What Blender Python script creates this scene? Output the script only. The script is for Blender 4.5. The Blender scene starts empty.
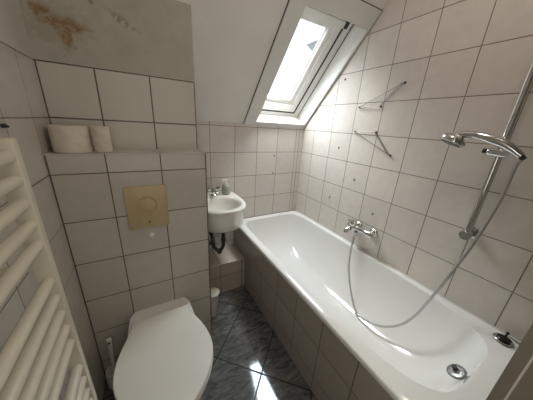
import bpy, bmesh, math, random
from mathutils import Vector, Matrix
random.seed(4)
S = 0.2                       # one wall tile = 20 cm; the room is laid out in tile units, floor at Z = -3.6
ZF = -3.6
scene = bpy.context.scene
COL = scene.collection
PI = math.pi
V = Vector

def T(x, y, z): return V((x * S, y * S, (z - ZF) * S))

# ------------------------------------------------------------------ object helpers
def finish(name, bm, mat, parent=None, origin=None, smooth=False, angle=40):
    """bm is in world metres; origin is the world position of the object's origin"""
    o0 = V(origin) if origin is not None else (world_loc(parent) if parent else V((0, 0, 0)))
    bmesh.ops.recalc_face_normals(bm, faces=bm.faces[:])
    bmesh.ops.translate(bm, verts=bm.verts[:], vec=-o0)
    me = bpy.data.meshes.new(name)
    bm.to_mesh(me); bm.free()
    me.materials.append(mat)
    if smooth:
        me.polygons.foreach_set('use_smooth', [True] * len(me.polygons))
        try:
            me.set_sharp_from_angle(angle=math.radians(angle))
        except Exception:
            pass
    o = bpy.data.objects.new(name, me)
    COL.objects.link(o)
    if parent:
        o.parent = parent
        o.location = o0 - world_loc(parent)
    else:
        o.location = o0
    return o

def world_loc(o):
    l = V((0, 0, 0))
    while o:
        l = l + o.location; o = o.parent
    return l

def thing(name, label, cat, loc, group=None):
    o = bpy.data.objects.new(name, None); COL.objects.link(o)
    o.location = loc; o.empty_display_size = 0.05
    o['label'] = label; o['category'] = cat
    if group: o['group'] = group
    return o

def tag(o, label, cat, group=None):
    o['label'] = label; o['category'] = cat
    if group: o['group'] = group
    return o

def struct(name, bm, mat, parent=None, **k):
    o = finish(name, bm, mat, parent, **k)
    o['kind'] = 'structure'
    return o

# ------------------------------------------------------------------ shape helpers (world metres)
def add_poly_prism(bm, a, b):
    """a, b: matching closed loops"""
    va = [bm.verts.new(p) for p in a]; vb = [bm.verts.new(p) for p in b]
    n = len(va)
    bm.faces.new(va); bm.faces.new(vb[::-1])
    for i in range(n):
        bm.faces.new((va[i], vb[i], vb[(i + 1) % n], va[(i + 1) % n]))

def add_box(bm, x0, x1, y0, y1, z0, z1, bevel=0, seg=2):
    """tile units"""
    b2 = bmesh.new()
    p = lambda x, y, z: T(x, y, z)
    add_poly_prism(b2, [p(x0, y0, z0), p(x1, y0, z0), p(x1, y1, z0), p(x0, y1, z0)],
                   [p(x0, y0, z1), p(x1, y0, z1), p(x1, y1, z1), p(x0, y1, z1)])
    bmesh.ops.recalc_face_normals(b2, faces=b2.faces[:])
    if bevel:
        bmesh.ops.bevel(b2, geom=b2.edges[:], offset=bevel * S, segments=seg, profile=0.5, affect='EDGES')
    me = bpy.data.meshes.new('tmp'); b2.to_mesh(me); b2.free(); bm.from_mesh(me); bpy.data.meshes.remove(me)

def box(*a, **k):
    bm = bmesh.new(); add_box(bm, *a, **k); return bm

def add_loft(bm, loops, cap0=True, cap1=True):
    vs = [[bm.verts.new(p) for p in l] for l in loops]
    n = len(vs[0])
    for a, b in zip(vs, vs[1:]):
        for i in range(n):
            bm.faces.new((a[i], a[(i + 1) % n], b[(i + 1) % n], b[i]))
    if cap0: bm.faces.new(vs[0][::-1])
    if cap1: bm.faces.new(vs[-1])
    return vs

def smooth_path(pts, n=8):
    P = [V(p) for p in pts]
    P = [P[0] * 2 - P[1]] + P + [P[-1] * 2 - P[-2]]
    out = []
    for i in range(1, len(P) - 2):
        for k in range(n):
            t = k / n
            a, b, c, d = P[i - 1], P[i], P[i + 1], P[i + 2]
            out.append(0.5 * ((2 * b) + (c - a) * t + (2 * a - 5 * b + 4 * c - d) * t * t + (3 * b - a - 3 * c + d) * t ** 3))
    out.append(P[-2])
    return out

def add_tube(bm, pts, r, n=12, caps=True, closed=False):
    """pts in metres, r number or list, in metres"""
    pts = [V(p) for p in pts]; m = len(pts)
    rs = r if isinstance(r, (list, tuple)) else [r] * m
    loops = []; prev = None
    for i, p in enumerate(pts):
        if closed: d = (pts[(i + 1) % m] - pts[i - 1]).normalized()
        else: d = (pts[min(i + 1, m - 1)] - pts[max(i - 1, 0)]).normalized()
        if prev is None:
            up = V((0, 0, 1)) if abs(d.z) < 0.9 else V((1, 0, 0))
            u = d.cross(up).normalized()
        else:
            u = (prev - d * prev.dot(d)).normalized()
        prev = u; w = d.cross(u)
        loops.append([p + (u * math.cos(2 * PI * k / n) + w * math.sin(2 * PI * k / n)) * rs[i] for k in range(n)])
    if closed:
        loops.append(loops[0])
        add_loft(bm, loops, False, False)
        bmesh.ops.remove_doubles(bm, verts=bm.verts[:], dist=1e-6)
    else:
        add_loft(bm, loops, caps, caps)

def tube(pts, r, **k):
    bm = bmesh.new(); add_tube(bm, pts, r, **k); return bm

def add_lathe(bm, base, axis, prof, n=32):
    """prof: list of (radius, height along axis) in metres"""
    a = V(axis).normalized(); up = V((0, 0, 1)) if abs(a.z) < 0.9 else V((1, 0, 0))
    u = a.cross(up).normalized(); w = a.cross(u)
    add_loft(bm, [[V(base) + a * h + (u * math.cos(2 * PI * k / n) + w * math.sin(2 * PI * k / n)) * max(r, 1e-5) for k in range(n)] for r, h in prof])

def lathe(base, axis, prof, **k):
    bm = bmesh.new(); add_lathe(bm, base, axis, prof, **k); return bm

# ------------------------------------------------------------------ materials
def new_mat(name):
    m = bpy.data.materials.new(name); m.use_nodes = True
    nt = m.node_tree; b = nt.nodes['Principled BSDF']
    return m, nt, b

def srgb(r, g, b):
    f = lambda c: (c / 12.92 if c <= 0.04045 else ((c + 0.055) / 1.055) ** 2.4)
    return (f(r), f(g), f(b), 1)

def math_node(nt, op, a, b=None, c=None):
    n = nt.nodes.new('ShaderNodeMath'); n.operation = op
    for i, v in enumerate((a, b, c)):
        if v is None: continue
        if isinstance(v, (int, float)): n.inputs[i].default_value = v
        else: nt.links.new(v, n.inputs[i])
    return n.outputs[0]

def ramp(nt, fac, stops):
    n = nt.nodes.new('ShaderNodeValToRGB'); nt.links.new(fac, n.inputs[0])
    el = n.color_ramp.elements
    while len(el) < len(stops): el.new(0.5)
    for e, (p, c) in zip(el, stops):
        e.position = p; e.color = c if len(c) == 4 else (*c, 1)
    return n.outputs[0]

def mix(nt, fac, a, b, mode='MIX'):
    n = nt.nodes.new('ShaderNodeMix'); n.data_type = 'RGBA'; n.blend_type = mode
    for s, v in ((0, fac), (6, a), (7, b)):
        if isinstance(v, (int, float)): n.inputs[s].default_value = v
        elif isinstance(v, tuple): n.inputs[s].default_value = v
        else: nt.links.new(v, n.inputs[s])
    return n.outputs[2]

def noise(nt, vec, scale, detail=3, rough=0.5):
    n = nt.nodes.new('ShaderNodeTexNoise'); n.inputs['Scale'].default_value = scale
    n.inputs['Detail'].default_value = detail; n.inputs['Roughness'].default_value = rough
    nt.links.new(vec, n.inputs['Vector'])
    return n.outputs[0]

def obj_coords(nt):
    tc = nt.nodes.new('ShaderNodeTexCoord')
    sx = nt.nodes.new('ShaderNodeSeparateXYZ'); nt.links.new(tc.outputs['Object'], sx.inputs[0])
    return tc.outputs['Object'], sx.outputs

def bump(nt, b, h, strength=0.3, dist=0.001):
    n = nt.nodes.new('ShaderNodeBump'); n.inputs['Strength'].default_value = strength; n.inputs['Distance'].default_value = dist
    nt.links.new(h, n.inputs['Height']); nt.links.new(n.outputs[0], b.inputs['Normal'])

def plain(name, col, rough=0.5, metal=0.0, noise_amt=0.04, nscale=8, coat=0.0, spec=0.5, bumpy=0):
    m, nt, b = new_mat(name)
    vec, _ = obj_coords(nt)
    nz = noise(nt, vec, nscale, 4)
    dark = tuple(c * (1 - noise_amt * 2) for c in col[:3]) + (1,)
    lite = tuple(min(1, c * (1 + noise_amt)) for c in col[:3]) + (1,)
    nt.links.new(ramp(nt, nz, [(0.3, dark), (0.7, lite)]), b.inputs['Base Color'])
    b.inputs['Roughness'].default_value = rough; b.inputs['Metallic'].default_value = metal
    b.inputs['Coat Weight'].default_value = coat; b.inputs['Coat Roughness'].default_value = 0.08
    b.inputs['Specular IOR Level'].default_value = spec
    if bumpy: bump(nt, b, noise(nt, vec, nscale * 12, 4), bumpy, 0.0006)
    return m

GROUT = srgb(0.46, 0.425, 0.39)
def tiles(name, ax, offs, col, grout=GROUT, size=(1, 1), gw=0.012, rough=0.22, plaster_above=None, extra=()):
    """square glazed tiles laid in the plane of axes ax (0=x 1=y 2=z); offs, size in tile units (z measured from Z=0)"""
    m, nt, b = new_mat(name)
    vec, xyz = obj_coords(nt)
    def line(axis, off, sz):
        o = off * S + (-ZF * S if axis == 2 else 0)
        c = math_node(nt, 'DIVIDE', math_node(nt, 'SUBTRACT', xyz[axis], o), sz * S)
        fl = math_node(nt, 'FLOOR', c)
        fr = math_node(nt, 'SUBTRACT', c, fl)
        d = math_node(nt, 'MULTIPLY', math_node(nt, 'MINIMUM', fr, math_node(nt, 'SUBTRACT', 1.0, fr)), sz)
        return d, fl
    d0, f0 = line(ax[0], offs[0], size[0]); d1, f1 = line(ax[1], offs[1], size[1])
    d = math_node(nt, 'MINIMUM', d0, d1)
    for axis, pos in extra:                       # single cut lines
        o = pos * S + (-ZF * S if axis == 2 else 0)
        e = math_node(nt, 'DIVIDE', math_node(nt, 'ABSOLUTE', math_node(nt, 'SUBTRACT', xyz[axis], o)), S)
        d = math_node(nt, 'MINIMUM', d, e)
    mr = nt.nodes.new('ShaderNodeMapRange'); mr.interpolation_type = 'SMOOTHSTEP'
    nt.links.new(d, mr.inputs[0]); mr.inputs[1].default_value = gw * 0.55; mr.inputs[2].default_value = gw * 1.2
    mask = mr.outputs[0]
    cv = nt.nodes.new('ShaderNodeCombineXYZ'); nt.links.new(f0, cv.inputs[0]); nt.links.new(f1, cv.inputs[1])
    wn = nt.nodes.new('ShaderNodeTexWhiteNoise'); wn.noise_dimensions = '3D'; nt.links.new(cv.outputs[0], wn.inputs[0])
    var = mix(nt, wn.outputs[0], tuple(c * 0.94 for c in col[:3]) + (1,), tuple(min(1, c * 1.04) for c in col[:3]) + (1,))
    mott = mix(nt, 0.16, var, ramp(nt, noise(nt, vec, 22, 4), [(0.3, tuple(c * 0.7 for c in col[:3])), (0.7, tuple(min(1, c * 1.1) for c in col[:3]))]))
    c = mix(nt, mask, grout, mott)
    rg = mix(nt, mask, (0.85,) * 3 + (1,), (rough,) * 3 + (1,))
    h = mask
    if plaster_above is not None:
        z, pc = plaster_above
        pm = math_node(nt, 'GREATER_THAN', xyz[2], (z - ZF) * S)
        pcol = plaster_colour(nt, vec, xyz, pc)
        edge = math_node(nt, 'LESS_THAN', math_node(nt, 'ABSOLUTE', math_node(nt, 'SUBTRACT', xyz[2], (z - ZF) * S)), 0.0022)
        c = mix(nt, pm, c, pcol); c = mix(nt, edge, c, grout)
        rg = mix(nt, pm, rg, (0.85,) * 3 + (1,))
        h = math_node(nt, 'MAXIMUM', mask, pm)
    nt.links.new(c, b.inputs['Base Color']); nt.links.new(rg, b.inputs['Roughness'])
    bump(nt, b, h, 0.35, 0.0012)
    return m

def plaster_colour(nt, vec, xyz, col):
    n1 = noise(nt, vec, 5, 5, 0.6)
    c = mix(nt, n1, tuple(x * 0.82 for x in col[:3]) + (1,), tuple(min(1, x * 1.08) for x in col[:3]) + (1,))
    return c

# wall colours (what the glaze itself is)
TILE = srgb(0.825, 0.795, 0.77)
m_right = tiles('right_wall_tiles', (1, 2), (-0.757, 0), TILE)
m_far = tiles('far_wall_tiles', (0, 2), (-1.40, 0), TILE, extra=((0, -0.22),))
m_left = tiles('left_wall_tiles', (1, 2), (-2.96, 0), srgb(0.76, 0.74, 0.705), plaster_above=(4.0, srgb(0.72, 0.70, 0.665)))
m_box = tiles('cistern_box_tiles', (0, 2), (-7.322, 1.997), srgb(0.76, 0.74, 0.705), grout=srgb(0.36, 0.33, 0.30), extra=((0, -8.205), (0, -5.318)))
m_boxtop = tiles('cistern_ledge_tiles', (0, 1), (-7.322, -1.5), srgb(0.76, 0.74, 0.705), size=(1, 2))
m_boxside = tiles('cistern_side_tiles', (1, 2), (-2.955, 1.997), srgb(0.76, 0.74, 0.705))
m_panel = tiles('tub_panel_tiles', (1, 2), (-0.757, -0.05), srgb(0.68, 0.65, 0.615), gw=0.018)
m_step = tiles('step_tiles', (0, 2), (-4.47, -2.8), srgb(0.74, 0.69, 0.65), size=(0.93, 1), extra=((0, -3.56),))
m_steptop = tiles('step_top_tiles', (0, 1), (-4.47, 0), srgb(0.76, 0.72, 0.68), size=(0.93, 1.4))
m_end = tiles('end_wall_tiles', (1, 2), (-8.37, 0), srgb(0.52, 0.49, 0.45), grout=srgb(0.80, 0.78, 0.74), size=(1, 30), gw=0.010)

# stained plaster above the toilet
def make_stained():
    m, nt, b = new_mat('stained_plaster_over_tiles')
    vec, xyz = obj_coords(nt)
    base = srgb(0.71, 0.695, 0.65)
    col = plaster_colour(nt, vec, xyz, base)
    # faint grey mildew all over
    mil = ramp(nt, noise(nt, vec, 9, 6, 0.7), [(0.45, (0, 0, 0)), (0.75, (1, 1, 1))])
    col = mix(nt, math_node(nt, 'MULTIPLY', mil, 0.35), col, srgb(0.50, 0.48, 0.43))
    nz = noise(nt, vec, 30, 6, 0.7); nz2 = noise(nt, vec, 11, 5, 0.65)
    def blob(cx, cz, rx, rz, rot=0):
        dx = math_node(nt, 'SUBTRACT', xyz[0], cx * S); dz = math_node(nt, 'SUBTRACT', xyz[2], (cz - ZF) * S)
        c, s = math.cos(rot), math.sin(rot)
        a = math_node(nt, 'DIVIDE', math_node(nt, 'ADD', math_node(nt, 'MULTIPLY', dx, c), math_node(nt, 'MULTIPLY', dz, s)), rx * S)
        d = math_node(nt, 'DIVIDE', math_node(nt, 'SUBTRACT', math_node(nt, 'MULTIPLY', dz, c), math_node(nt, 'MULTIPLY', dx, s)), rz * S)
        q = math_node(nt, 'ADD', math_node(nt, 'MULTIPLY', a, a), math_node(nt, 'MULTIPLY', d, d))
        q = math_node(nt, 'SQRT', q)
        q = math_node(nt, 'ADD', q, math_node(nt, 'MULTIPLY', math_node(nt, 'SUBTRACT', nz, 0.5), 1.9))
        q = math_node(nt, 'ADD', q, math_node(nt, 'MULTIPLY', math_node(nt, 'SUBTRACT', nz2, 0.5), 1.6))
        mr = nt.nodes.new('ShaderNodeMapRange'); nt.links.new(q, mr.inputs[0])
        mr.inputs[1].default_value = 1.05; mr.inputs[2].default_value = 0.55
        return mr.outputs[0]
    s1 = math_node(nt, 'MAXIMUM', blob(-7.68, 4.68, 0.36, 0.13, -0.12), blob(-7.66, 4.44, 0.11, 0.28, 0.1))
    s1 = math_node(nt, 'MAXIMUM', s1, blob(-7.95, 4.84, 0.16, 0.12))
    stain = ramp(nt, noise(nt, vec, 55, 4, 0.7), [(0.3, srgb(0.42, 0.31, 0.21)), (0.5, srgb(0.56, 0.44, 0.32)), (0.72, srgb(0.70, 0.62, 0.50))])
    halo = blob(-7.76, 4.62, 0.55, 0.4)
    col = mix(nt, math_node(nt, 'MULTIPLY', halo, 0.3), col, srgb(0.50, 0.44, 0.34))
    col = mix(nt, math_node(nt, 'MULTIPLY', s1, 0.85), col, stain)
    s2 = math_node(nt, 'MAXIMUM', blob(-6.72, 4.95, 0.26, 0.09, -0.5), blob(-7.2, 5.14, 0.12, 0.05, -0.5))
    s2 = math_node(nt, 'MULTIPLY', s2, ramp(nt, noise(nt, vec, 60, 3), [(0.45, (0, 0, 0)), (0.55, (1, 1, 1))]))
    col = mix(nt, math_node(nt, 'MULTIPLY', s2, 0.6), col, srgb(0.45, 0.42, 0.36))
    # tiles below Z = 4.009
    def line(axis, off):
        o = off * S + (-ZF * S if axis == 2 else 0)
        c = math_node(nt, 'DIVIDE', math_node(nt, 'SUBTRACT', xyz[axis], o), S)
        fr = math_node(nt, 'FRACT', c)
        return math_node(nt, 'MINIMUM', fr, math_node(nt, 'SUBTRACT', 1.0, fr))
    d = math_node(nt, 'MINIMUM', line(0, -7.329), line(2, 4.009))
    for pos in (-8.207, -5.338):
        d = math_node(nt, 'MINIMUM', d, math_node(nt, 'DIVIDE', math_node(nt, 'ABSOLUTE', math_node(nt, 'SUBTRACT', xyz[0], pos * S)), S))
    mr = nt.nodes.new('ShaderNodeMapRange'); nt.links.new(d, mr.inputs[0]); mr.inputs[1].default_value = 0.009; mr.inputs[2].default_value = 0.019
    tcol = mix(nt, mr.outputs[0], srgb(0.36, 0.33, 0.30), srgb(0.76, 0.74, 0.705))
    up = math_node(nt, 'GREATER_THAN', xyz[2], (4.02 - ZF) * S)
    col = mix(nt, up, tcol, col)
    nt.links.new(col, b.inputs['Base Color'])
    nt.links.new(mix(nt, up, (0.25,) * 3 + (1,), (0.9,) * 3 + (1,)), b.inputs['Roughness'])
    bump(nt, b, math_node(nt, 'MAXIMUM', math_node(nt, 'MULTIPLY', s1, nz), math_node(nt, 'MULTIPLY', mr.outputs[0], math_node(nt, 'SUBTRACT', 1.0, up))), 0.5, 0.0015)
    return m
m_stained = make_stained()

m_ceiling = plain('ceiling_paint', srgb(0.90, 0.885, 0.865), 0.8, noise_amt=0.03, nscale=4)
m_plaster = plain('rear_plaster', srgb(0.78, 0.76, 0.72), 0.85, noise_amt=0.03)
m_trimwhite = plain('white_painted_board', srgb(0.86, 0.855, 0.84), 0.35, noise_amt=0.02, nscale=3)
m_sash = plain('white_window_lacquer', srgb(0.93, 0.925, 0.91), 0.3, noise_amt=0.03, nscale=6)
m_dark = plain('dark_gasket', srgb(0.20, 0.19, 0.17), 0.6)
m_enamel = plain('white_tub_enamel', srgb(0.89, 0.89, 0.88), 0.12, noise_amt=0.015, nscale=3, coat=0.4)
m_ceramic = plain('white_sanitary_ceramic', srgb(0.90, 0.89, 0.87), 0.12, noise_amt=0.015, coat=0.4)
m_seat = plain('white_seat_plastic', srgb(0.87, 0.86, 0.835), 0.22, noise_amt=0.015)
m_chrome = plain('polished_chrome', (0.66, 0.66, 0.66, 1), 0.08, metal=1.0, noise_amt=0.02)
m_chrome2 = plain('dull_chrome', (0.50, 0.50, 0.49, 1), 0.25, metal=1.0, noise_amt=0.06, nscale=60)
m_blackmetal = plain('black_rubber', srgb(0.09, 0.085, 0.08), 0.4)
m_rad = plain('cream_radiator_enamel', srgb(0.82, 0.80, 0.735), 0.25, noise_amt=0.02)
m_radback = plain('cream_radiator_post', srgb(0.79, 0.77, 0.705), 0.3, noise_amt=0.02)
m_flush = plain('beige_flush_plastic', srgb(0.73, 0.66, 0.51), 0.35, noise_amt=0.03, nscale=30)
m_roll = plain('pinkish_tissue', srgb(0.84, 0.80, 0.755), 0.95, noise_amt=0.05, nscale=40, bumpy=0.3)
m_core = plain('cardboard_core', srgb(0.50, 0.38, 0.28), 0.9)
m_bin = plain('white_bin_plastic', srgb(0.88, 0.86, 0.83), 0.3)
m_wire = plain('brushed_wire', (0.22, 0.20, 0.19, 1), 0.3, metal=1.0)
m_anchor = plain('grey_wall_plug', srgb(0.34, 0.32, 0.30), 0.7)
m_soap = plain('greenish_soap', srgb(0.62, 0.65, 0.60), 0.25, noise_amt=0.12, nscale=70)
m_trap = plain('tarnished_trap_metal', (0.16, 0.165, 0.15, 1), 0.3, metal=1.0, noise_amt=0.2, nscale=40)
m_slate_roof = plain('grey_roof_slate', srgb(0.17, 0.18, 0.185), 0.8, noise_amt=0.1, nscale=2)
m_dark_joint = plain('dark_joint_strip', srgb(0.33, 0.29, 0.25), 0.7)

# hose: fine ribbing
def hose_mat():
    m, nt, b = new_mat('ribbed_metal_hose')
    vec, xyz = obj_coords(nt)
    w = nt.nodes.new('ShaderNodeTexWave'); w.wave_type = 'BANDS'; w.bands_direction = 'Z'; w.inputs['Scale'].default_value = 120
    nt.links.new(vec, w.inputs['Vector'])
    nt.links.new(ramp(nt, w.outputs[1], [(0.0, (0.34, 0.34, 0.33)), (1.0, (0.72, 0.71, 0.70))]), b.inputs['Base Color'])
    b.inputs['Metallic'].default_value = 0.9; b.inputs['Roughness'].default_value = 0.35
    return m
m_hose = hose_mat()
m_overflow = plain('worn_dark_chrome', (0.30, 0.30, 0.30, 1), 0.38, metal=1.0, noise_amt=0.2, nscale=80)

def floor_mat():
    m, nt, b = new_mat('dark_marbled_floor_tiles')
    vec, xyz = obj_coords(nt)
    p = math_node(nt, 'DIVIDE', math_node(nt, 'ADD', xyz[0], xyz[1]), S)
    q = math_node(nt, 'DIVIDE', math_node(nt, 'SUBTRACT', xyz[0], xyz[1]), S)
    def ln(c, off, sz):
        c = math_node(nt, 'DIVIDE', math_node(nt, 'SUBTRACT', c, off), sz)
        fl = math_node(nt, 'FLOOR', c); fr = math_node(nt, 'SUBTRACT', c, fl)
        return math_node(nt, 'MULTIPLY', math_node(nt, 'MINIMUM', fr, math_node(nt, 'SUBTRACT', 1.0, fr)), sz), fl
    d0, f0 = ln(p, -9.2, 2.85); d1, f1 = ln(q, -1.6, 2.0)
    d = math_node(nt, 'MINIMUM', d0, d1)
    mr = nt.nodes.new('ShaderNodeMapRange'); nt.links.new(d, mr.inputs[0]); mr.inputs[1].default_value = 0.018; mr.inputs[2].default_value = 0.036
    # stretched veining turned 25 degrees, offset per tile
    mp = nt.nodes.new('ShaderNodeMapping'); nt.links.new(vec, mp.inputs[0])
    mp.inputs['Rotation'].default_value = (0, 0, 0.35); mp.inputs['Scale'].default_value = (1, 3.2, 1)
    cv = nt.nodes.new('ShaderNodeCombineXYZ'); nt.links.new(f0, cv.inputs[0]); nt.links.new(f1, cv.inputs[1])
    sc_ = nt.nodes.new('ShaderNodeVectorMath'); sc_.operation = 'ADD'; nt.links.new(mp.outputs[0], sc_.inputs[0]); nt.links.new(cv.outputs[0], sc_.inputs[1])
    n = nt.nodes.new('ShaderNodeTexNoise'); n.inputs['Scale'].default_value = 9; n.inputs['Detail'].default_value = 8
    n.inputs['Roughness'].default_value = 0.72; n.inputs['Distortion'].default_value = 1.2
    nt.links.new(sc_.outputs[0], n.inputs['Vector'])
    c = ramp(nt, n.outputs[0], [(0.30, srgb(0.21, 0.21, 0.21)), (0.46, srgb(0.34, 0.345, 0.345)), (0.58, srgb(0.43, 0.43, 0.425)), (0.74, srgb(0.54, 0.54, 0.535))])
    c = mix(nt, mr.outputs[0], srgb(0.05, 0.045, 0.04), c)
    nt.links.new(c, b.inputs['Base Color'])
    nt.links.new(mix(nt, mr.outputs[0], (0.8,) * 3 + (1,), (0.07,) * 3 + (1,)), b.inputs['Roughness'])
    b.inputs['Specular IOR Level'].default_value = 0.6
    bump(nt, b, mr.outputs[0], 0.12, 0.0006)
    return m
m_floor = floor_mat()

def glass_mat():
    m = bpy.data.materials.new('clear_window_glass'); m.use_nodes = True
    nt = m.node_tree; nt.nodes.clear()
    out = nt.nodes.new('ShaderNodeOutputMaterial'); tr = nt.nodes.new('ShaderNodeBsdfTransparent'); tr.inputs[0].default_value = (0.96, 0.98, 0.97, 1)
    gl = nt.nodes.new('ShaderNodeBsdfGlossy'); gl.inputs['Roughness'].default_value = 0.02
    fr = nt.nodes.new('ShaderNodeFresnel'); fr.inputs[0].default_value = 1.45
    mx = nt.nodes.new('ShaderNodeMixShader')
    ge = nt.nodes.new('ShaderNodeNewGeometry')
    nt.links.new(math_node(nt, 'MULTIPLY', fr.outputs[0], math_node(nt, 'SUBTRACT', 1.0, ge.outputs['Backfacing'])), mx.inputs[0]); nt.links.new(tr.outputs[0], mx.inputs[1]); nt.links.new(gl.outputs[0], mx.inputs[2]); nt.links.new(mx.outputs[0], out.inputs[0])
    return m
m_glass = glass_mat()

# ------------------------------------------------------------------ room shell
XL, YB, YU, XB = -8.215, -2.955, -2.18, -5.33
ZT = 9.0
YR = -10.6
struct('floor', box(XL - .5, 0.5, YR - .5, 0.5, ZF - .5, ZF), m_floor)
def side_wall(name, x0, x1, mat):
    pr = [(YR - .5, ZF), (.6, ZF), (.6, 3.15 - .6 * 1.11 + .4), (-(9.0 - 3.15) / 1.11, 9.4), (YR - .5, 9.4)]
    bm = bmesh.new(); add_poly_prism(bm, [T(x0, y, z) for y, z in pr], [T(x1, y, z) for y, z in pr])
    struct(name, bm, mat)
side_wall('wall_right', 0, .6, m_right)
# far wall stops at the roof slope
bm = bmesh.new(); add_box(bm, XL - .5, 0, 0, .6, ZF, 3.13); struct('wall_far', bm, m_far)
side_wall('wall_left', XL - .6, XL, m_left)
# block behind the toilet ledge (right face closes the sink niche)
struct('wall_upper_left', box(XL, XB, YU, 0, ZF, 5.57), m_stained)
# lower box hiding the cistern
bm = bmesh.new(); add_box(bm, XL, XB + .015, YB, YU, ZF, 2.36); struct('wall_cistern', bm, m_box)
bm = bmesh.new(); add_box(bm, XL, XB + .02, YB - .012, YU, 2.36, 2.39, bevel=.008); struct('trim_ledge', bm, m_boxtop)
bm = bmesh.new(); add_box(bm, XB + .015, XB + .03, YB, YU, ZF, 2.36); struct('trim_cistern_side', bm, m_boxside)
# tiled stub wall at the drain end of the tub
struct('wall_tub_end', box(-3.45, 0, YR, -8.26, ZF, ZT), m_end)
struct('wall_rear', box(XL, 0, YR - .4, YR, ZF, ZT), m_plaster)

# sloped ceiling: (x, s, offset) coordinates on the roof slope
K = 1.11; H_ = math.hypot(1, K)
SL = V((0, -1 / H_, K / H_)); NN = V((0, K / H_, 1 / H_))
def W(x, s, o=0.0):
    p = V((x, 0, 3.15)) + SL * s + NN * o
    return T(p.x, p.y, p.z)
def add_sbox(bm, x0, x1, s0, s1, o0, o1, x0b=None, s0b=None, x1b=None, s1b=None):
    """box in slope space; the *b values give the edges at offset o1"""
    x0b = x0 if x0b is None else x0b; x1b = x1 if x1b is None else x1b
    s0b = s0 if s0b is None else s0b; s1b = s1 if s1b is None else s1b
    add_poly_prism(bm, [W(x0, s0, o0), W(x1, s0, o0), W(x1, s1, o0), W(x0, s1, o0)],
                   [W(x0b, s0b, o1), W(x1b, s0b, o1), W(x1b, s1b, o1), W(x0b, s1b, o1)])
def sbox(*a, **k):
    bm = bmesh.new(); add_sbox(bm, *a, **k); return bm
STOP = (9.0 - 3.15) / K * H_
OX0, OX1, OS0, OS1 = -2.54, -0.10, 0.15, 4.02       # opening in the slope
bm = bmesh.new()
add_sbox(bm, XL - .5, -3.0, -.5, STOP, 0, .8)
add_sbox(bm, -3.0, .3, OS1 + .2, STOP, 0, .8)
add_sbox(bm, -3.0, .3, -.5, .0, 0, .8)
struct('ceiling_slope', bm, m_ceiling)
struct('ceiling', box(XL - .5, .5, YR - .5, -(9.0 - 3.15) / K, ZT, ZT + .4), m_ceiling)

# skylight
win = bpy.data.objects.new('window_1', None); COL.objects.link(win); win.location = W(-1.3, 0.0, 0); win['kind'] = 'structure'
def wpart(name, bm, mat, parent=win, **k):
    o = finish(name, bm, mat, parent, **k); return o
c0, c1 = -.055, .0
bm = bmesh.new()
add_sbox(bm, -3.03, OX0, -.03, 4.53, c0, c1)                # casing boards proud of the slope
wpart('casing_board', bm, m_trimwhite)
wpart('casing_board', sbox(OX0, -.012, OS1, 4.53, c0, c1), m_trimwhite)
wpart('casing_board', sbox(OX0, -.012, -.03, OS0, c0, c1), m_trimwhite)
wpart('casing_board', sbox(OX1, -.012, OS0, OS1, c0, c1), m_trimwhite)
wpart('shadow_joint', sbox(-3.05, -3.03, -.03, 4.55, -.02, c1), m_dark_joint)  # dark strips stand in for the shade in the casing gaps
wpart('shadow_joint', sbox(-.014, -.001, -.03, 4.55, -.06, c1), m_dark_joint)
wpart('shadow_joint', sbox(-3.03, -.012, 4.53, 4.55, -.02, c1), m_dark_joint)
# reveal linings
bm = bmesh.new(); add_sbox(bm, -3.0, OX0, 0, OS1 + .2, 0, .62, x1b=-2.86); wpart('lining_board', bm, m_trimwhite)
wpart('lining_board', sbox(OX1, .0, 0, OS1 + .2, 0, .62, x0b=-.13), m_sash)
wpart('lining_board', sbox(-2.9, OX1, 0, OS0, 0, .62, s0b=-.15, s1b=0.03), m_sash)
wpart('lining_board', sbox(-2.9, OX1, OS1, OS1 + .2, 0, .62), m_trimwhite)
# fixed frame
def ring(name, x0, x1, s0, s1, wl, wr, wb, wt, o0, o1, mat, parent=win, ch=0.0):
    bm = bmesh.new()
    add_sbox(bm, x0, x0 + wl, s0, s1, o0, o1); add_sbox(bm, x1 - wr, x1, s0, s1, o0, o1)
    add_sbox(bm, x0 + wl, x1 - wr, s0, s0 + wb, o0, o1); add_sbox(bm, x0 + wl, x1 - wr, s1 - wt, s1, o0, o1)
    return wpart(name, bm, mat, parent)
ring('window_frame', -2.90, -.10, -.02, 4.04, .2, .30, .2, .2, .58, .95, m_sash)
ring('gasket', -2.70, -.40, .17, 3.84, .06, .06, .06, .03, .60, .9, m_dark)
ring('reveal_joint', -2.92, -.10, -.04, 4.06, .03, .055, .07, .03, .57, .9, m_dark)
sash = ring('sash', -2.66, -.46, .23, 3.82, .34, .24, .34, .24, .62, .9, m_sash)
ring('glazing_bead', -2.34, -.70, .57, 3.60, .12, .19, .20, .10, .70, .88, m_sash, sash)
ring('bead_gasket', -2.23, -.87, .75, 3.51, .03, .03, .03, .03, .74, .86, m_anchor, sash)
wpart('vent_flap', sbox(-2.6, -.5, 3.68, 3.86, .47, .56), m_sash)
wpart('hinge', sbox(-.55, -.42, 3.70, 3.93, .44, .6), m_dark)
wpart('pane', sbox(-2.3, -.86, .7, 3.6, .78, .80), m_glass)

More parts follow.
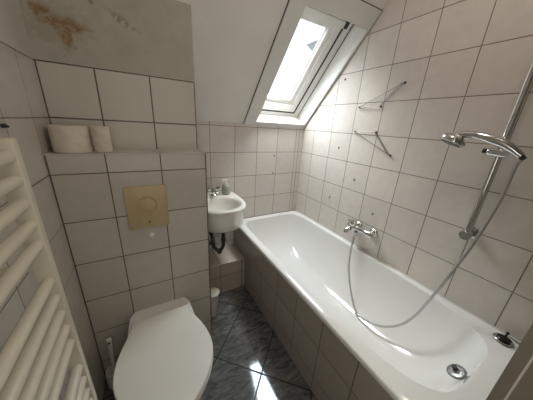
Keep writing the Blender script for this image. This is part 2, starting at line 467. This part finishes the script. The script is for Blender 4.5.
# sky outside: bright overcast, brighter overhead than at the horizon
w = bpy.data.worlds.new('overcast_sky'); scene.world = w; w.use_nodes = True
nt = w.node_tree; nt.nodes.clear()
out = nt.nodes.new('ShaderNodeOutputWorld'); bg = nt.nodes.new('ShaderNodeBackground')
tc = nt.nodes.new('ShaderNodeTexCoord'); sx = nt.nodes.new('ShaderNodeSeparateXYZ')
nt.links.new(tc.outputs['Generated'], sx.inputs[0])
cl = noise(nt, tc.outputs['Generated'], 3.2, 6, 0.55)
colr = ramp(nt, cl, [(0.38, (0.60, 0.70, 0.82)), (0.56, (1.0, 1.0, 1.0))])
el = ramp(nt, sx.outputs[2], [(0.0, (0.026,) * 3), (0.40, (0.036,) * 3), (0.60, (0.75,) * 3), (1.0, (1.0,) * 3)])
st = math_node(nt, 'MULTIPLY', el, 21.0)
nt.links.new(colr, bg.inputs[0]); nt.links.new(st, bg.inputs[1]); nt.links.new(bg.outputs[0], out.inputs[0])
# light portal in the window opening (guides sky light, emits nothing)
ld = bpy.data.lights.new('sky_portal', 'AREA'); ld.shape = 'RECTANGLE'; ld.size = 1.7 * S; ld.size_y = 3.0 * S
ld.cycles.is_portal = True
lo = bpy.data.objects.new('sky_portal', ld); COL.objects.link(lo)
lo.location = W(-1.6, 2.1, 1.05)
lo.rotation_euler = (-NN).to_track_quat('-Z', 'Y').to_euler()
# unseen fill light added at the left wall, behind the camera
hl = bpy.data.lights.new('left_fill_light', 'AREA'); hl.shape = 'RECTANGLE'; hl.size = .34; hl.size_y = 1.7; hl.energy = 2.2; hl.color = (1.0, 0.97, 0.93)
ho = bpy.data.objects.new('left_fill_light', hl); COL.objects.link(ho)
ho.location = T(XL + .08, -9.5, 1.6); ho.rotation_euler = V((1, .30, -.05)).to_track_quat('-Z', 'Z').to_euler()
# unseen ceiling lamp added to even out the light
fill_pos = T(-3.0, -6.9, ZT)
cl_ = thing('ceiling_fill', 'unseen added ceiling lamp with opal glass, switched on', 'fill', fill_pos)
finish('fill_mount', lathe(fill_pos, V((0, 0, -1)), [(.001, 0), (.15, 0), (.15, .02), (.14, .025), (.001, .025)], n=40), m_trimwhite, cl_, smooth=True)
m_opal, nt_, b_ = new_mat('opal_fill_glass')
b_.inputs['Emission Color'].default_value = (1.0, .90, .78, 1); b_.inputs['Emission Strength'].default_value = 8.0
finish('fill_bowl', lathe(fill_pos + V((0, 0, -.025)), V((0, 0, -1)), [(.001, 0), (.135, 0), (.13, .03), (.10, .055), (.05, .068), (.001, .07)], n=40), m_opal, cl_, smooth=True)
rl_ = bpy.data.lights.new('rear_fill_light', 'AREA'); rl_.shape = 'RECTANGLE'; rl_.size = .8; rl_.size_y = 1.7; rl_.energy = 1.5; rl_.color = (1.0, .93, .83)  # unseen fill light added in front of the closed rear wall
ro_ = bpy.data.objects.new('rear_fill_light', rl_); COL.objects.link(ro_)
ro_.location = T(-5.9, YR + .1, 1.8); ro_.rotation_euler = V((0, 1, -.08)).to_track_quat('-Z', 'Z').to_euler()

# neighbour's roof corner outside
b2 = bmesh.new()
pr = [(14.8, 13.95), (16.1, 13.3), (17.7, 14.1), (22.0, 15.4), (24.0, 16.5), (20.6, 16.9), (16.4, 14.78)]
add_poly_prism(b2, [T(x, 20, z) for x, z in pr], [T(x + 6, 26, z + 2) for x, z in pr])
tag(finish('roof_dormer', b2, m_slate_roof, origin=T(18, 22, 14)), 'grey neighbouring roof corner seen through the skylight', 'roof')

# ------------------------------------------------------------------ bathtub
def tub_loop(x0, x1, y0, y1, z, nfar, nnear, n=96):
    """superellipse-ish loop; y1 is the far end, y0 the near end"""
    cx, cy, hx, hy = (x0 + x1) / 2, (y0 + y1) / 2, (x1 - x0) / 2, (y1 - y0) / 2
    out = []
    for k in range(n):
        a = 2 * PI * k / n + PI / n
        c, s = math.cos(a), math.sin(a)
        e = nfar if s > 0 else nnear
        r = (abs(c) ** e + abs(s) ** e) ** (-1 / e)
        out.append(T(cx + hx * c * r, cy + hy * s * r, z))
    return out
tub = thing('bathtub', 'white enamelled bathtub built in along the tiled right wall', 'bathtub', T(-1.72, -4.1, ZF))
X0, X1, Y0, Y1 = -3.44, -.012, -8.25, -.012
def dimple(l): return l
L = [tub_loop(X0 + .03, X1, Y0, Y1, -1.14, 30, 30), tub_loop(X0, X1, Y0, Y1, -1.12, 30, 30), tub_loop(X0, X1, Y0, Y1, -1.03, 30, 30), tub_loop(X0 + .03, X1 - .02, Y0 + .02, Y1 - .02, -1.0, 30, 30),
     tub_loop(-3.23, -.17, -8.00, -.22, -1.00, 9, 4.8),
     tub_loop(-3.17, -.21, -7.95, -.28, -1.015, 8.5, 4.5)]
for k in range(1, 17):
    t = k / 16
    d = 1 - (1 - t) ** 1.0
    th = t * PI / 2
    ins = 1 - math.cos(th) ** (2 / 2.8); dep = math.sin(th) ** (2 / 2.8)
    z = -1.015 - 1.87 * dep
    L.append(tub_loop(-3.17 + 1.20 * ins + .10 * dep, -.21 - 1.20 * ins - .10 * dep, -7.95 + 2.5 * ins + .3 * dep, -.28 - 2.9 * ins - .25 * dep, z - .0001 * k, 8.5 - 5 * t, 4.5 - 1.9 * t))
bm = bmesh.new(); add_loft(bm, L, False, True)
# plain underside shell so that the tub is closed
finish('tub_shell', bm, m_enamel, tub, smooth=True, angle=50)
# overflow plate on the drain-end wall
ob = T(-1.55, -7.73, -1.42); ax = V((-.30, .62, 1)).normalized()
ov = finish('overflow_plate', lathe(ob - ax * .004, ax, [(.001, -.012), (.018, -.012), (.019, -.004), (.031, -.004), (.034, .002), (.031, .008), (.022, .011), (.012, .010), (.008, .013), (.001, .014)]), m_overflow, tub, smooth=True)
finish('overflow_knob', lathe(ob + ax * .010, ax, [(.001, 0), (.010, 0), (.009, .012), (.001, .013)]), m_dark, ov, smooth=True)
finish('drain', lathe(T(-1.6, -6.5, -2.875), V((0, 0, 1)), [(.001, 0), (.03, 0), (.028, .003), (.02, .002), (.001, .001)]), m_chrome, tub, smooth=True)
# tiled apron
struct('trim_tub_panel', box(-3.39, -3.30, -8.26, -.001, ZF, -1.13), m_panel)
struct('trim_tub_joint', box(-3.402, -3.39, -8.26, -.001, -1.155, -1.125), m_dark_joint)  # thin dark strip between panel and rim
struct('trim_rim_joint', box(-.02, -.001, -8.25, -.001, -1.03, -.985), m_trimwhite)

# plug resting on the rim corner
pc = T(-.30, -7.98, -.99)
plug = thing('tub_plug', 'black rubber tub plug with grey flange lying on the rim corner', 'plug', pc)
tilt = V((.05, -.05, 1))
finish('flange', lathe(pc, tilt, [(.001, 0), (.030, 0), (.034, .003), (.031, .007), (.022, .0075), (.001, .006)]), m_chrome2, plug, smooth=True)
finish('stopper', lathe(pc + V((0, 0, .006)), tilt, [(.001, 0), (.021, 0), (.022, .008), (.012, .012), (.004, .013), (.001, .013)]), m_blackmetal, plug, smooth=True)
finish('stem', lathe(pc + V((0, 0, .016)), tilt, [(.001, 0), (.0035, 0), (.0035, .022), (.006, .024), (.005, .030), (.001, .031)]), m_blackmetal, plug, smooth=True)

# ------------------------------------------------------------------ step box under the sink
struct('trim_step', box(XB + .03, -3.402, -1.30, 0, ZF, -2.23), m_step)
struct('trim_step_top', box(XB + .03, -3.402, -1.32, 0, -2.23, -2.2, bevel=.006), m_steptop)

# ------------------------------------------------------------------ cistern flush plate
fp = thing('flush_plate', 'beige flush plate with round button set in the tiled cistern box', 'flush plate', T(-6.70, YB, 1.16))
finish('plate', box(-7.11, -6.27, YB - .045, YB, .65, 1.67, bevel=.015), m_flush, fp, smooth=True)
bc = T(-6.695, YB - .045, 1.22)
btn = finish('round_button', lathe(bc, V((0, -1, 0)), [(.001, 0), (.031, 0), (.031, .003), (.028, .005), (.0005, .0045)], n=40), m_flush, fp, smooth=True)
bm = bmesh.new(); add_tube(bm, [bc + V((math.cos(a) * .040, -.001, math.sin(a) * .040)) for a in [2 * PI * k / 40 for k in range(40)]], .0028, n=8, closed=True)
finish('button_ring', bm, m_flush, fp, smooth=True)
finish('screw', lathe(T(-6.69, YB - .045, .80), V((0, -1, 0)), [(.001, 0), (.0045, 0), (.004, .0015), (.001, .0015)], n=16), m_blackmetal, fp, smooth=True)
tag(finish('wall_spot', lathe(T(-6.69, YB, .42), V((0, -1, 0)), [(.001, 0), (.014, 0), (.013, .004), (.008, .007), (.001, .008)], n=24), m_bin, origin=T(-6.69, YB, .42), smooth=True),
    'small round white buffer on the tile under the beige flush plate', 'spot')  # small raised white disc of unknown purpose

# ------------------------------------------------------------------ toilet
tx = -6.69
toi = thing('toilet', 'white wall-hung toilet with its lid closed, below the flush plate', 'toilet', T(tx, -4.3, ZF))
prof = [(-3.50, .64), (-3.62, .655), (-3.75, .68), (-3.95, .745), (-4.15, .82), (-4.40, .89), (-4.72, .925), (-4.95, .90), (-5.15, .83), (-5.35, .72), (-5.52, .59), (-5.66, .45), (-5.77, .29), (-5.83, .14)]
# denser profile by spline
pp = smooth_path([V((hw, y, 0)) for y, hw in prof], 3)
def lid_loop(z, inset=0.0, ys=1.0):
    right = [(tx + max(p.x - inset, .01), p.y) for p in pp]
    cy = -4.6
    f = lambda y: cy + (y - cy) * (1 - inset / 1.15)
    pts = [(x, f(y)) for x, y in right] + [(tx, f(-5.85))] + [(2 * tx - x, f(y)) for x, y in reversed(right)]
    return [T(x, y, z) for x, y in pts]
def dome(z0, inset, h):   # lid with a slight crown
    return lid_loop(z0 + h, inset)
bm = bmesh.new()
add_loft(bm, [lid_loop(-1.60, .02), lid_loop(-1.585, 0), lid_loop(-1.53, 0), lid_loop(-1.505, .015), lid_loop(-1.50, .05), lid_loop(-1.492, .25), lid_loop(-1.487, .45), lid_loop(-1.485, .62)])
lid = finish('lid', bm, m_seat, toi, smooth=True, angle=35)
bm = bmesh.new()
add_loft(bm, [lid_loop(-1.715, .04), lid_loop(-1.70, .0), lid_loop(-1.635, .0), lid_loop(-1.615, .03)])
finish('seat', bm, m_seat, toi, smooth=True, angle=35)
# bowl
def bowl_loop(z, k, yb, yf):
    n = 44; out = []
    cy = (yb + yf) / 2; hy = abs(yb - yf) / 2
    for i in range(n):
        a = 2 * PI * i / n
        c, s = math.cos(a), math.sin(a)
        e = 16.0 if s > 0 else 2.3
        r = (abs(c) ** e + abs(s) ** e) ** (-1 / e)
        wx = k * (0.80 + 0.20 * min(1, max(0, (1 - s) / 1.2)))
        out.append(T(tx + wx * c * r, cy + hy * s * r, z))
    return out
yb = YB - .003
bm = bmesh.new()
add_loft(bm, [bowl_loop(-3.30, .45, yb, -3.9), bowl_loop(-3.2, .56, yb, -4.15), bowl_loop(-2.8, .66, yb, -4.7), bowl_loop(-2.4, .75, yb, -5.2),
              bowl_loop(-2.05, .82, yb, -5.55), bowl_loop(-1.85, .85, yb, -5.72), bowl_loop(-1.75, .855, yb, -5.75), bowl_loop(-1.72, .84, yb, -5.73), ])
finish('bowl', bm, m_ceramic, toi, smooth=True, angle=50)
for sx_ in (-1, 1):
    finish('hinge', lathe(T(tx + sx_ * .38 - .09, -3.47, -1.62), V((1, 0, 0)), [(.001, 0), (.009, 0), (.009, .036), (.001, .036)], n=16), m_seat, toi, smooth=True)

# toilet brush between toilet and left wall
bx, by = -7.93, -3.22
br = thing('toilet_brush', 'white toilet brush in its holder on the floor left of the toilet', 'toilet brush', T(bx, by, ZF))
finish('holder', lathe(T(bx, by, ZF), V((0, 0, 1)), [(.001, 0), (.036, 0), (.040, .01), (.038, .095), (.035, .10), (.030, .10), (.030, .08), (.001, .08)], n=28), m_bin, br, smooth=True)
finish('handle', tube([T(bx, by, -3.19), T(bx + .01, by + .03, -2.7), T(bx + .02, by + .08, -2.15)], [.008, .0085, .011], n=14), m_bin, br, smooth=True)
finish('hanging_hole', lathe(T(bx + .02, by + .03, -2.22), V((0, -1, 0)), [(.001, 0), (.005, 0), (.005, .003), (.001, .003)], n=12), m_dark, br)

# ------------------------------------------------------------------ white bin beside the cistern box
bx, by = -5.06, -2.25
bn = thing('waste_bin', 'white tapered waste bin on the floor beside the cistern box', 'bin', T(bx, by, ZF))
finish('bin_body', lathe(T(bx, by, ZF), V((0, 0, 1)), [(.001, 0), (.018, 0), (.021, .01), (.045, .205), (.049, .212), (.046, .216), (.025, .222), (.001, .224)], n=32), m_bin, bn, smooth=True)

# ------------------------------------------------------------------ wash basin
sxc = -4.41
sink = thing('wash_basin', 'small white wash basin hung on the far wall behind the cistern box', 'sink', T(sxc, -1.1, .4))
def sink_loop(k, z, back=-.004, front=-2.2, hw=.90, e=2.5):
    n = 64; out = []
    yc = -1.0; 
    for i in range(n):
        a = 2 * PI * i / n + PI / n
        c, s = math.cos(a), math.sin(a)
        if s > 0:
            ee = 9; hy = (back - yc)
        else:
            ee = e; hy = (yc - front)
        r = (abs(c) ** ee + abs(s) ** ee) ** (-1 / ee)
        y = yc + s * r * hy * (k if s < 0 else 1)
        out.append(T(sxc + hw * k * c * r, y, z))
    return out
def bowl_in(hx, y0, y1, z):
    n = 64; cy = (y0 + y1) / 2; hy = (y0 - y1) / 2
    return [T(sxc + hx * math.cos(2 * PI * i / n + PI / n), cy + hy * math.sin(2 * PI * i / n + PI / n), z) for i in range(n)]
bm = bmesh.new()
add_loft(bm, [sink_loop(.62, -.47), sink_loop(.80, -.46), sink_loop(.87, -.38), sink_loop(.92, -.05), sink_loop(.96, .27), sink_loop(.99, .32), sink_loop(1.0, .36), sink_loop(.985, .395), sink_loop(.96, .40),
              bowl_in(.74, -.66, -2.02, .40), bowl_in(.71, -.70, -1.98, .375), bowl_in(.66, -.76, -1.92, .25), bowl_in(.56, -.85, -1.8, 0), bowl_in(.35, -1.05, -1.6, -.15), bowl_in(.07, -1.3, -1.44, -.19)])
finish('basin', bm, m_ceramic, sink, smooth=True, angle=60)
finish('drain_fitting', lathe(T(sxc, -1.37, -.19), V((0, 0, 1)), [(.001, 0), (.018, 0), (.017, .003), (.001, .002)], n=20), m_chrome, sink, smooth=True)
# trap
tr = thing('sink_trap', 'dark chrome drain trap with valve hanging under the wash basin', 'pipe', T(sxc, -1.2, -1.6))
tp = smooth_path([T(sxc + .12, -1.15, -.475), T(sxc + .12, -1.15, -1.2), T(sxc + .10, -1.15, -1.5), T(sxc - .02, -1.1, -1.66), T(sxc - .2, -1.05, -1.55), T(sxc - .24, -1.0, -1.3), T(sxc - .24, -.9, -1.12), T(sxc - .24, -.6, -1.05), T(sxc - .24, -.003, -1.05)], 6)
finish('bent_pipe', tube(tp, .014, n=16), m_trap, tr, smooth=True)
for zz in (-1.25, -.75):
    finish('coupling_nut', lathe(T(sxc + .12, -1.15, zz), V((0, 0, 1)), [(.001, 0), (.020, 0), (.021, .012), (.020, .022), (.001, .022)], n=8), m_trap, tr)
finish('cleaning_cup', lathe(T(sxc - .02, -1.1, -1.78), V((0, 0, 1)), [(.001, 0), (.017, 0), (.02, .008), (.02, .03), (.001, .032)], n=24), m_trap, tr, smooth=True)
finish('angle_valve', lathe(T(sxc - .38, -.9, -1.32), V((0, -1, .1)), [(.001, 0), (.016, 0), (.018, .008), (.018, .02), (.012, .024), (.001, .025)], n=24), m_trap, tr, smooth=True)
# tap
tap = thing('basin_tap', 'small chrome basin tap with two knobs on the back of the wash basin', 'tap', T(sxc, -.42, .4))
tb = T(sxc, -.42, .4)
finish('tap_body', lathe(tb, V((0, 0, 1)), [(.001, 0), (.022, 0), (.023, .006), (.016, .012), (.015, .050), (.013, .060), (.001, .062)], n=28), m_chrome, tap, smooth=True)
finish('spout', tube(smooth_path([tb + V((0, 0, .034)), tb + V((0, -.03, .046)), tb + V((0, -.065, .048)), tb + V((0, -.082, .036)), tb + V((0, -.084, .024))], 5), .009, n=16), m_chrome, tap, smooth=True)
for q in (-1, 1):
    finish('knob', lathe(tb + V((q * .012, 0, .045)), V((q, 0, .45)), [(.001, 0), (.007, 0), (.007, .010), (.014, .014), (.017, .022), (.016, .034), (.010, .038), (.001, .039)], n=10), m_chrome, tap, smooth=True, angle=20)
# soap
sb = T(-3.90, -.36, .4)
sp = thing('soap_dispenser', 'greenish soap bottle with white pump beside the tap on the basin', 'soap dispenser', sb)
finish('bottle', lathe(sb, V((0, 0, 1)), [(.001, 0), (.028, 0), (.031, .006), (.031, .062), (.024, .075), (.012, .080), (.001, .081)], n=28), m_soap, sp, smooth=True)
pm = finish('pump_collar', lathe(sb + V((0, 0, .080)), V((0, 0, 1)), [(.001, 0), (.013, 0), (.013, .014), (.005, .016), (.005, .034), (.001, .034)], n=20), m_bin, sp, smooth=True)
finish('pump_nozzle', tube([sb + V((.01, .0, .116)), sb + V((-.028, -.012, .116)), sb + V((-.034, -.014, .108))], .006, n=12), m_bin, pm, smooth=True)

# ------------------------------------------------------------------ toilet rolls on the ledge
def roll(x, y, R, hh, core, label):
    b0 = T(x, y, 2.39)
    t = thing('toilet_roll', label, 'toilet roll', b0, 'toilet rolls on the ledge')
    finish('paper', lathe(b0, V((0, 0, 1)), [(core, 0), (R - .002, 0), (R, .002), (R, hh - .002), (R - .002, hh), (core, hh), (core, 0.0)], n=48), m_roll, t, smooth=True, angle=35)
    finish('core', lathe(b0, V((0, 0, 1)), [(core - .001, .0005), (core, .0005), (core, hh - .001), (core - .002, hh - .001), (core - .002, .0005)], n=24), m_core, t, smooth=True)
    return t
roll(-7.85, -2.60, .061, .099, .021, 'fat pinkish toilet roll standing on the ledge in the left corner')
roll(-7.36, -2.62, .031, .100, .016, 'thin pinkish toilet roll standing right of the fat roll on the ledge')

# ------------------------------------------------------------------ towel radiator on the left wall
rad = thing('towel_radiator', 'cream tubular towel radiator mounted on the left wall', 'radiator', T(-7.66, -6.9, -2.3))
def post(y0, y1):
    finish('post', box(-7.75, -7.60, y0, y1, -2.32, 2.88, bevel=.015, seg=2), m_radback, rad, smooth=True)
post(-5.65, -5.55); post(-8.28, -8.18)
for g in range(4):
    for k in range(5):
        z = 2.73 - g * 1.305 - k * .217
        finish('tube', tube([T(-7.665, -8.2, z), T(-7.665, -5.6, z)], .0112, n=20), m_rad, rad, smooth=True)
for (y, z) in ((-5.58, 1.6), (-5.58, -1.7), (-8.2, 1.6), (-8.2, -1.7)):
    finish('wall_bracket', tube([T(XL + .006, y, z), T(-7.7, y, z)], .009, n=14), m_radback, rad, smooth=True)
# small black hook above the radiator
hb = T(XL, -4.02, 2.93)
hk = thing('wall_hook', 'tiny black double hook on the left wall above the radiator', 'hook', hb)
finish('hook_plate', box(XL, XL + .03, -4.10, -3.99, 2.88, 2.93, bevel=.008), m_blackmetal, hk)
for y in (-4.08, -4.01):
    finish('prong', tube(smooth_path([T(XL + .02, y, 2.91), T(XL + .035, y, 2.89), T(XL + .045, y, 2.905)], 4), .0025, n=10), m_blackmetal, hk, smooth=True)

# ------------------------------------------------------------------ bath mixer
mx = thing('bath_mixer', 'chrome bath mixer tap mounted on the right wall above the tub', 'tap', T(0, -4.1, -.2))
for i, y in enumerate((-3.80, -4.44)):
    finish('escutcheon', lathe(T(-.002, y, -.19), V((-1, 0, 0)), [(.001, 0), (.034, 0), (.033, .006), (.024, .016), (.016, .02), (.016, .045), (.001, .045)], n=32), m_chrome, mx, smooth=True)
finish('mixer_body', lathe(T(-.26, -3.58, -.19), V((0, -1, 0)), [(.001, 0), (.022, 0), (.027, .006), (.027, .070), (.022, .078), (.017, .085), (.016, .155), (.021, .160), (.022, .192), (.019, .2), (.001, .2)], n=32), m_chrome, mx, smooth=True)
finish('spout', tube(smooth_path([T(-.26, -3.74, -.22), T(-.40, -3.72, -.27), T(-.52, -3.71, -.32), T(-.55, -3.71, -.39)], 5), [.017] * 10 + [.015] * 6, n=18), m_chrome, mx, smooth=True)
cart = finish('cartridge', lathe(T(-.26, -3.78, -.12), V((-.35, -.1, 1)), [(.001, 0), (.026, 0), (.028, .012), (.026, .028), (.018, .036), (.001, .038)], n=28), m_chrome, mx, smooth=True)
finish('lever', tube(smooth_path([T(-.32, -3.79, .03), T(-.42, -3.77, .07), T(-.58, -3.73, .09)], 5), [.011] * 5 + [.009] * 4 + [.007, .006], n=14), m_chrome, cart, smooth=True)
finish('hose_outlet', lathe(T(-.34, -3.98, -.30), V((0, 0, -1)), [(.001, 0), (.012, 0), (.012, .022), (.010, .032), (.001, .032)], n=20), m_chrome2, mx, smooth=True)

# ------------------------------------------------------------------ shower rail
rl = thing('shower_rail', 'tall chrome shower rail on the right wall near the tub end', 'shower rail', T(-.26, -6.76, .9))
finish('rail', tube([T(-.28, -6.76, .93), T(-.28, -6.76, 4.95)], .0115, n=22), m_chrome, rl, smooth=True)
for z in (.97, 4.9):
    finish('wall_bracket', lathe(T(-.002, -6.76, z), V((-1, 0, 0)), [(.001, 0), (.030, 0), (.030, .006), (.018, .014), (.016, .05), (.021, .055), (.022, .074), (.019, .08), (.001, .08)], n=32), m_chrome2, rl, smooth=True)
sl = finish('slider', lathe(T(-.30, -6.58, 2.86), V((0, -1, -.08)), [(.001, 0), (.013, 0), (.0165, .006), (.0165, .05), (.014, .062), (.001, .064)], n=24), m_chrome, rl, smooth=True)
finish('slider_knob', lathe(T(-.30, -6.575, 2.86), V((0, 1, .08)), [(.001, 0), (.010, 0), (.010, .014), (.001, .015)], n=18), m_blackmetal, sl, smooth=True)

# hand shower clipped on the slider
hs = thing('hand_shower', 'chrome hand shower resting in the slider of the rail', 'shower head', T(-.5, -6.6, 3.0))
hp = smooth_path([T(-.42, -7.10, 2.84), T(-.47, -6.86, 3.01), T(-.53, -6.60, 3.11), T(-.58, -6.32, 3.17), T(-.61, -6.12, 3.15), T(-.62, -6.0, 3.10)], 6)
nn = len(hp)
finish('handle', tube(hp, [.0125 + .006 * math.sin(PI * min(1, i / nn * 1.6)) if i / nn < .62 else .014 for i in range(nn)], n=20), m_chrome, hs, smooth=True)
hc = T(-.60, -6.03, 3.03); hax = V((-.28, .30, -1)).normalized()
finish('spray_head', lathe(hc, -hax, [(.001, -.014), (.042, -.014), (.050, -.010), (.052, .0), (.048, .010), (.034, .021), (.014, .028), (.001, .029)], n=36), m_chrome, hs, smooth=True)
finish('spray_face', lathe(hc + hax * .014, hax, [(.001, 0), (.040, 0), (.039, .002), (.001, .002)], n=32), m_trap, hs, smooth=True)
finish('hose_cone', lathe(T(-.42, -7.08, 2.85), V((0, -1, -.9)), [(.001, 0), (.010, 0), (.009, .02), (.001, .022)], n=16), m_blackmetal, hs, smooth=True)
# hose
hz = smooth_path([T(-.42, -7.13, 2.78), T(-.40, -7.08, 2.62), T(-.38, -7.07, 1.96), T(-.42, -6.98, .98), T(-.5, -6.85, .15), T(-.62, -6.73, -.56), T(-.78, -6.56, -1.40), T(-.90, -6.33, -1.96), T(-.98, -5.96, -2.37), T(-1.02, -5.56, -2.56), T(-.98, -5.10, -2.66), T(-.85, -4.66, -2.26), T(-.65, -4.21, -1.52), T(-.40, -3.98, -.62), T(-.34, -3.98, -.462)], 8)
tag(finish('shower_hose', tube(hz, .0065, n=12), m_hose, origin=T(-.34, -3.98, -.44), smooth=True), 'grey ribbed shower hose looping from the mixer down into the tub', 'hose')

# ------------------------------------------------------------------ folded wire brackets
def rack(name, pts, label):
    """pts: three corners in the wall plane (y, z), standing slightly off the wall"""
    A, B, Cc = pts
    t = thing(name, label, 'wire rack', T(0, A[0], A[1]), 'triangular wire racks on the right wall')
    P = lambda q, d: T(-d, q[0], q[1])
    bm = bmesh.new()
    add_tube(bm, [P(A, .05), P(B, .07)], .0018, n=10)
    add_tube(bm, [P(B, .07), P(Cc, .05)], .0018, n=10)
    add_tube(bm, [P(Cc, .05), P(A, .05)], .0017, n=10)
    finish('wire_frame', bm, m_wire, t, smooth=True)
    bm = bmesh.new()
    B2 = (B[0] + .05, B[1] + .0); C2 = (Cc[0] + .07, Cc[1] + (.04 if Cc[1] > B[1] else .0))
    add_tube(bm, [P(B2, .03), P(C2, .03)], .0015, n=10)
    finish('inner_bar', bm, m_wire, t, smooth=True)
    for q in (A, B, Cc):
        finish('end_cap', lathe(T(-.001, q[0], q[1]), V((-1, 0, 0)), [(.001, 0), (.005, 0), (.005, .010), (.003, .014), (.001, .014)], n=14), m_dark, t, smooth=True)
rack('wire_rack', [(-2.91, 3.87), (-3.69, 3.86), (-4.28, 4.46)], 'upper triangular wire rack on the right wall, pointing up')
rack('wire_rack', [(-2.90, 3.08), (-3.72, 3.10), (-4.36, 2.45)], 'lower triangular wire rack on the right wall, pointing down')

# ------------------------------------------------------------------ old wall plugs left in the tiles
def plugmark(p, n, label):
    o = tag(finish('wall_plug', lathe(p, n, [(.001, 0), (.0055, 0), (.0055, .004), (.002, .006), (.001, .006)], n=14), m_anchor, origin=p, smooth=True), label, 'wall plug', 'grey plugs left in drilled tiles')
    bm = lathe(p + V(n) * .004, V(n) + V((0, -.55, -.9)), [(.001, 0), (.0022, 0), (.0022, .014), (.001, .015)], n=8)
    finish('broken_screw', bm, m_dark, o)
for (y, z, l) in ((-2.05, 4.83, 'small grey wall plug up by the skylight, above the wire racks'),
                  (-2.27, 2.46, 'small grey wall plug in the right wall, left of the lower wire rack'),
                  (-3.24, 1.42, 'small grey wall plug in the right wall, below the lower wire rack'),
                  (-2.21, .42, 'small grey wall plug in the right wall, left of the bath mixer'),
                  (-4.23, .46, 'small grey wall plug in the right wall just above the bath mixer')):
    plugmark(T(0, y, z), V((-1, 0, 0)), l)
for (x, z, l) in ((-1.53, 1.85, 'upper small grey wall plug in the far wall above the tub'), (-1.54, 1.07, 'lower small grey wall plug in the far wall above the tub')):
    plugmark(T(x, 0, z), V((0, -1, 0)), l)

# ------------------------------------------------------------------ camera
cd = bpy.data.cameras.new('camera'); cam = bpy.data.objects.new('camera', cd); COL.objects.link(cam); scene.camera = cam
yaw, pitch, roll_ = -0.5292892, -0.3338351, -0.0609474
c, s = math.cos, math.sin
Rz = Matrix(((c(yaw), -s(yaw), 0), (s(yaw), c(yaw), 0), (0, 0, 1)))
Rx = Matrix(((1, 0, 0), (0, c(pitch), -s(pitch)), (0, s(pitch), c(pitch))))
Ry = Matrix(((c(roll_), 0, s(roll_)), (0, 1, 0), (-s(roll_), 0, c(roll_))))
M = Rz @ Rx @ Ry
r, f, u = M.col[0], M.col[1], M.col[2]
mat = Matrix.Identity(4)
for i in range(3):
    mat[i][0] = r[i]; mat[i][1] = u[i]; mat[i][2] = -f[i]
mat.translation = T(-6.6514, -8.3326, 3.1089)
cam.matrix_world = mat
cd.sensor_width = 36; cd.lens = 36 * 215.082 / 533; cd.clip_start = 0.01

scene.view_settings.view_transform = 'Standard'; scene.view_settings.look = 'None'
scene.view_settings.gamma = 1; scene.view_settings.use_curve_mapping = False
scene.view_settings.exposure = 1.27
scene.cycles.diffuse_bounces = 8; scene.cycles.max_bounces = 14
scene.cycles.sample_clamp_indirect = 8
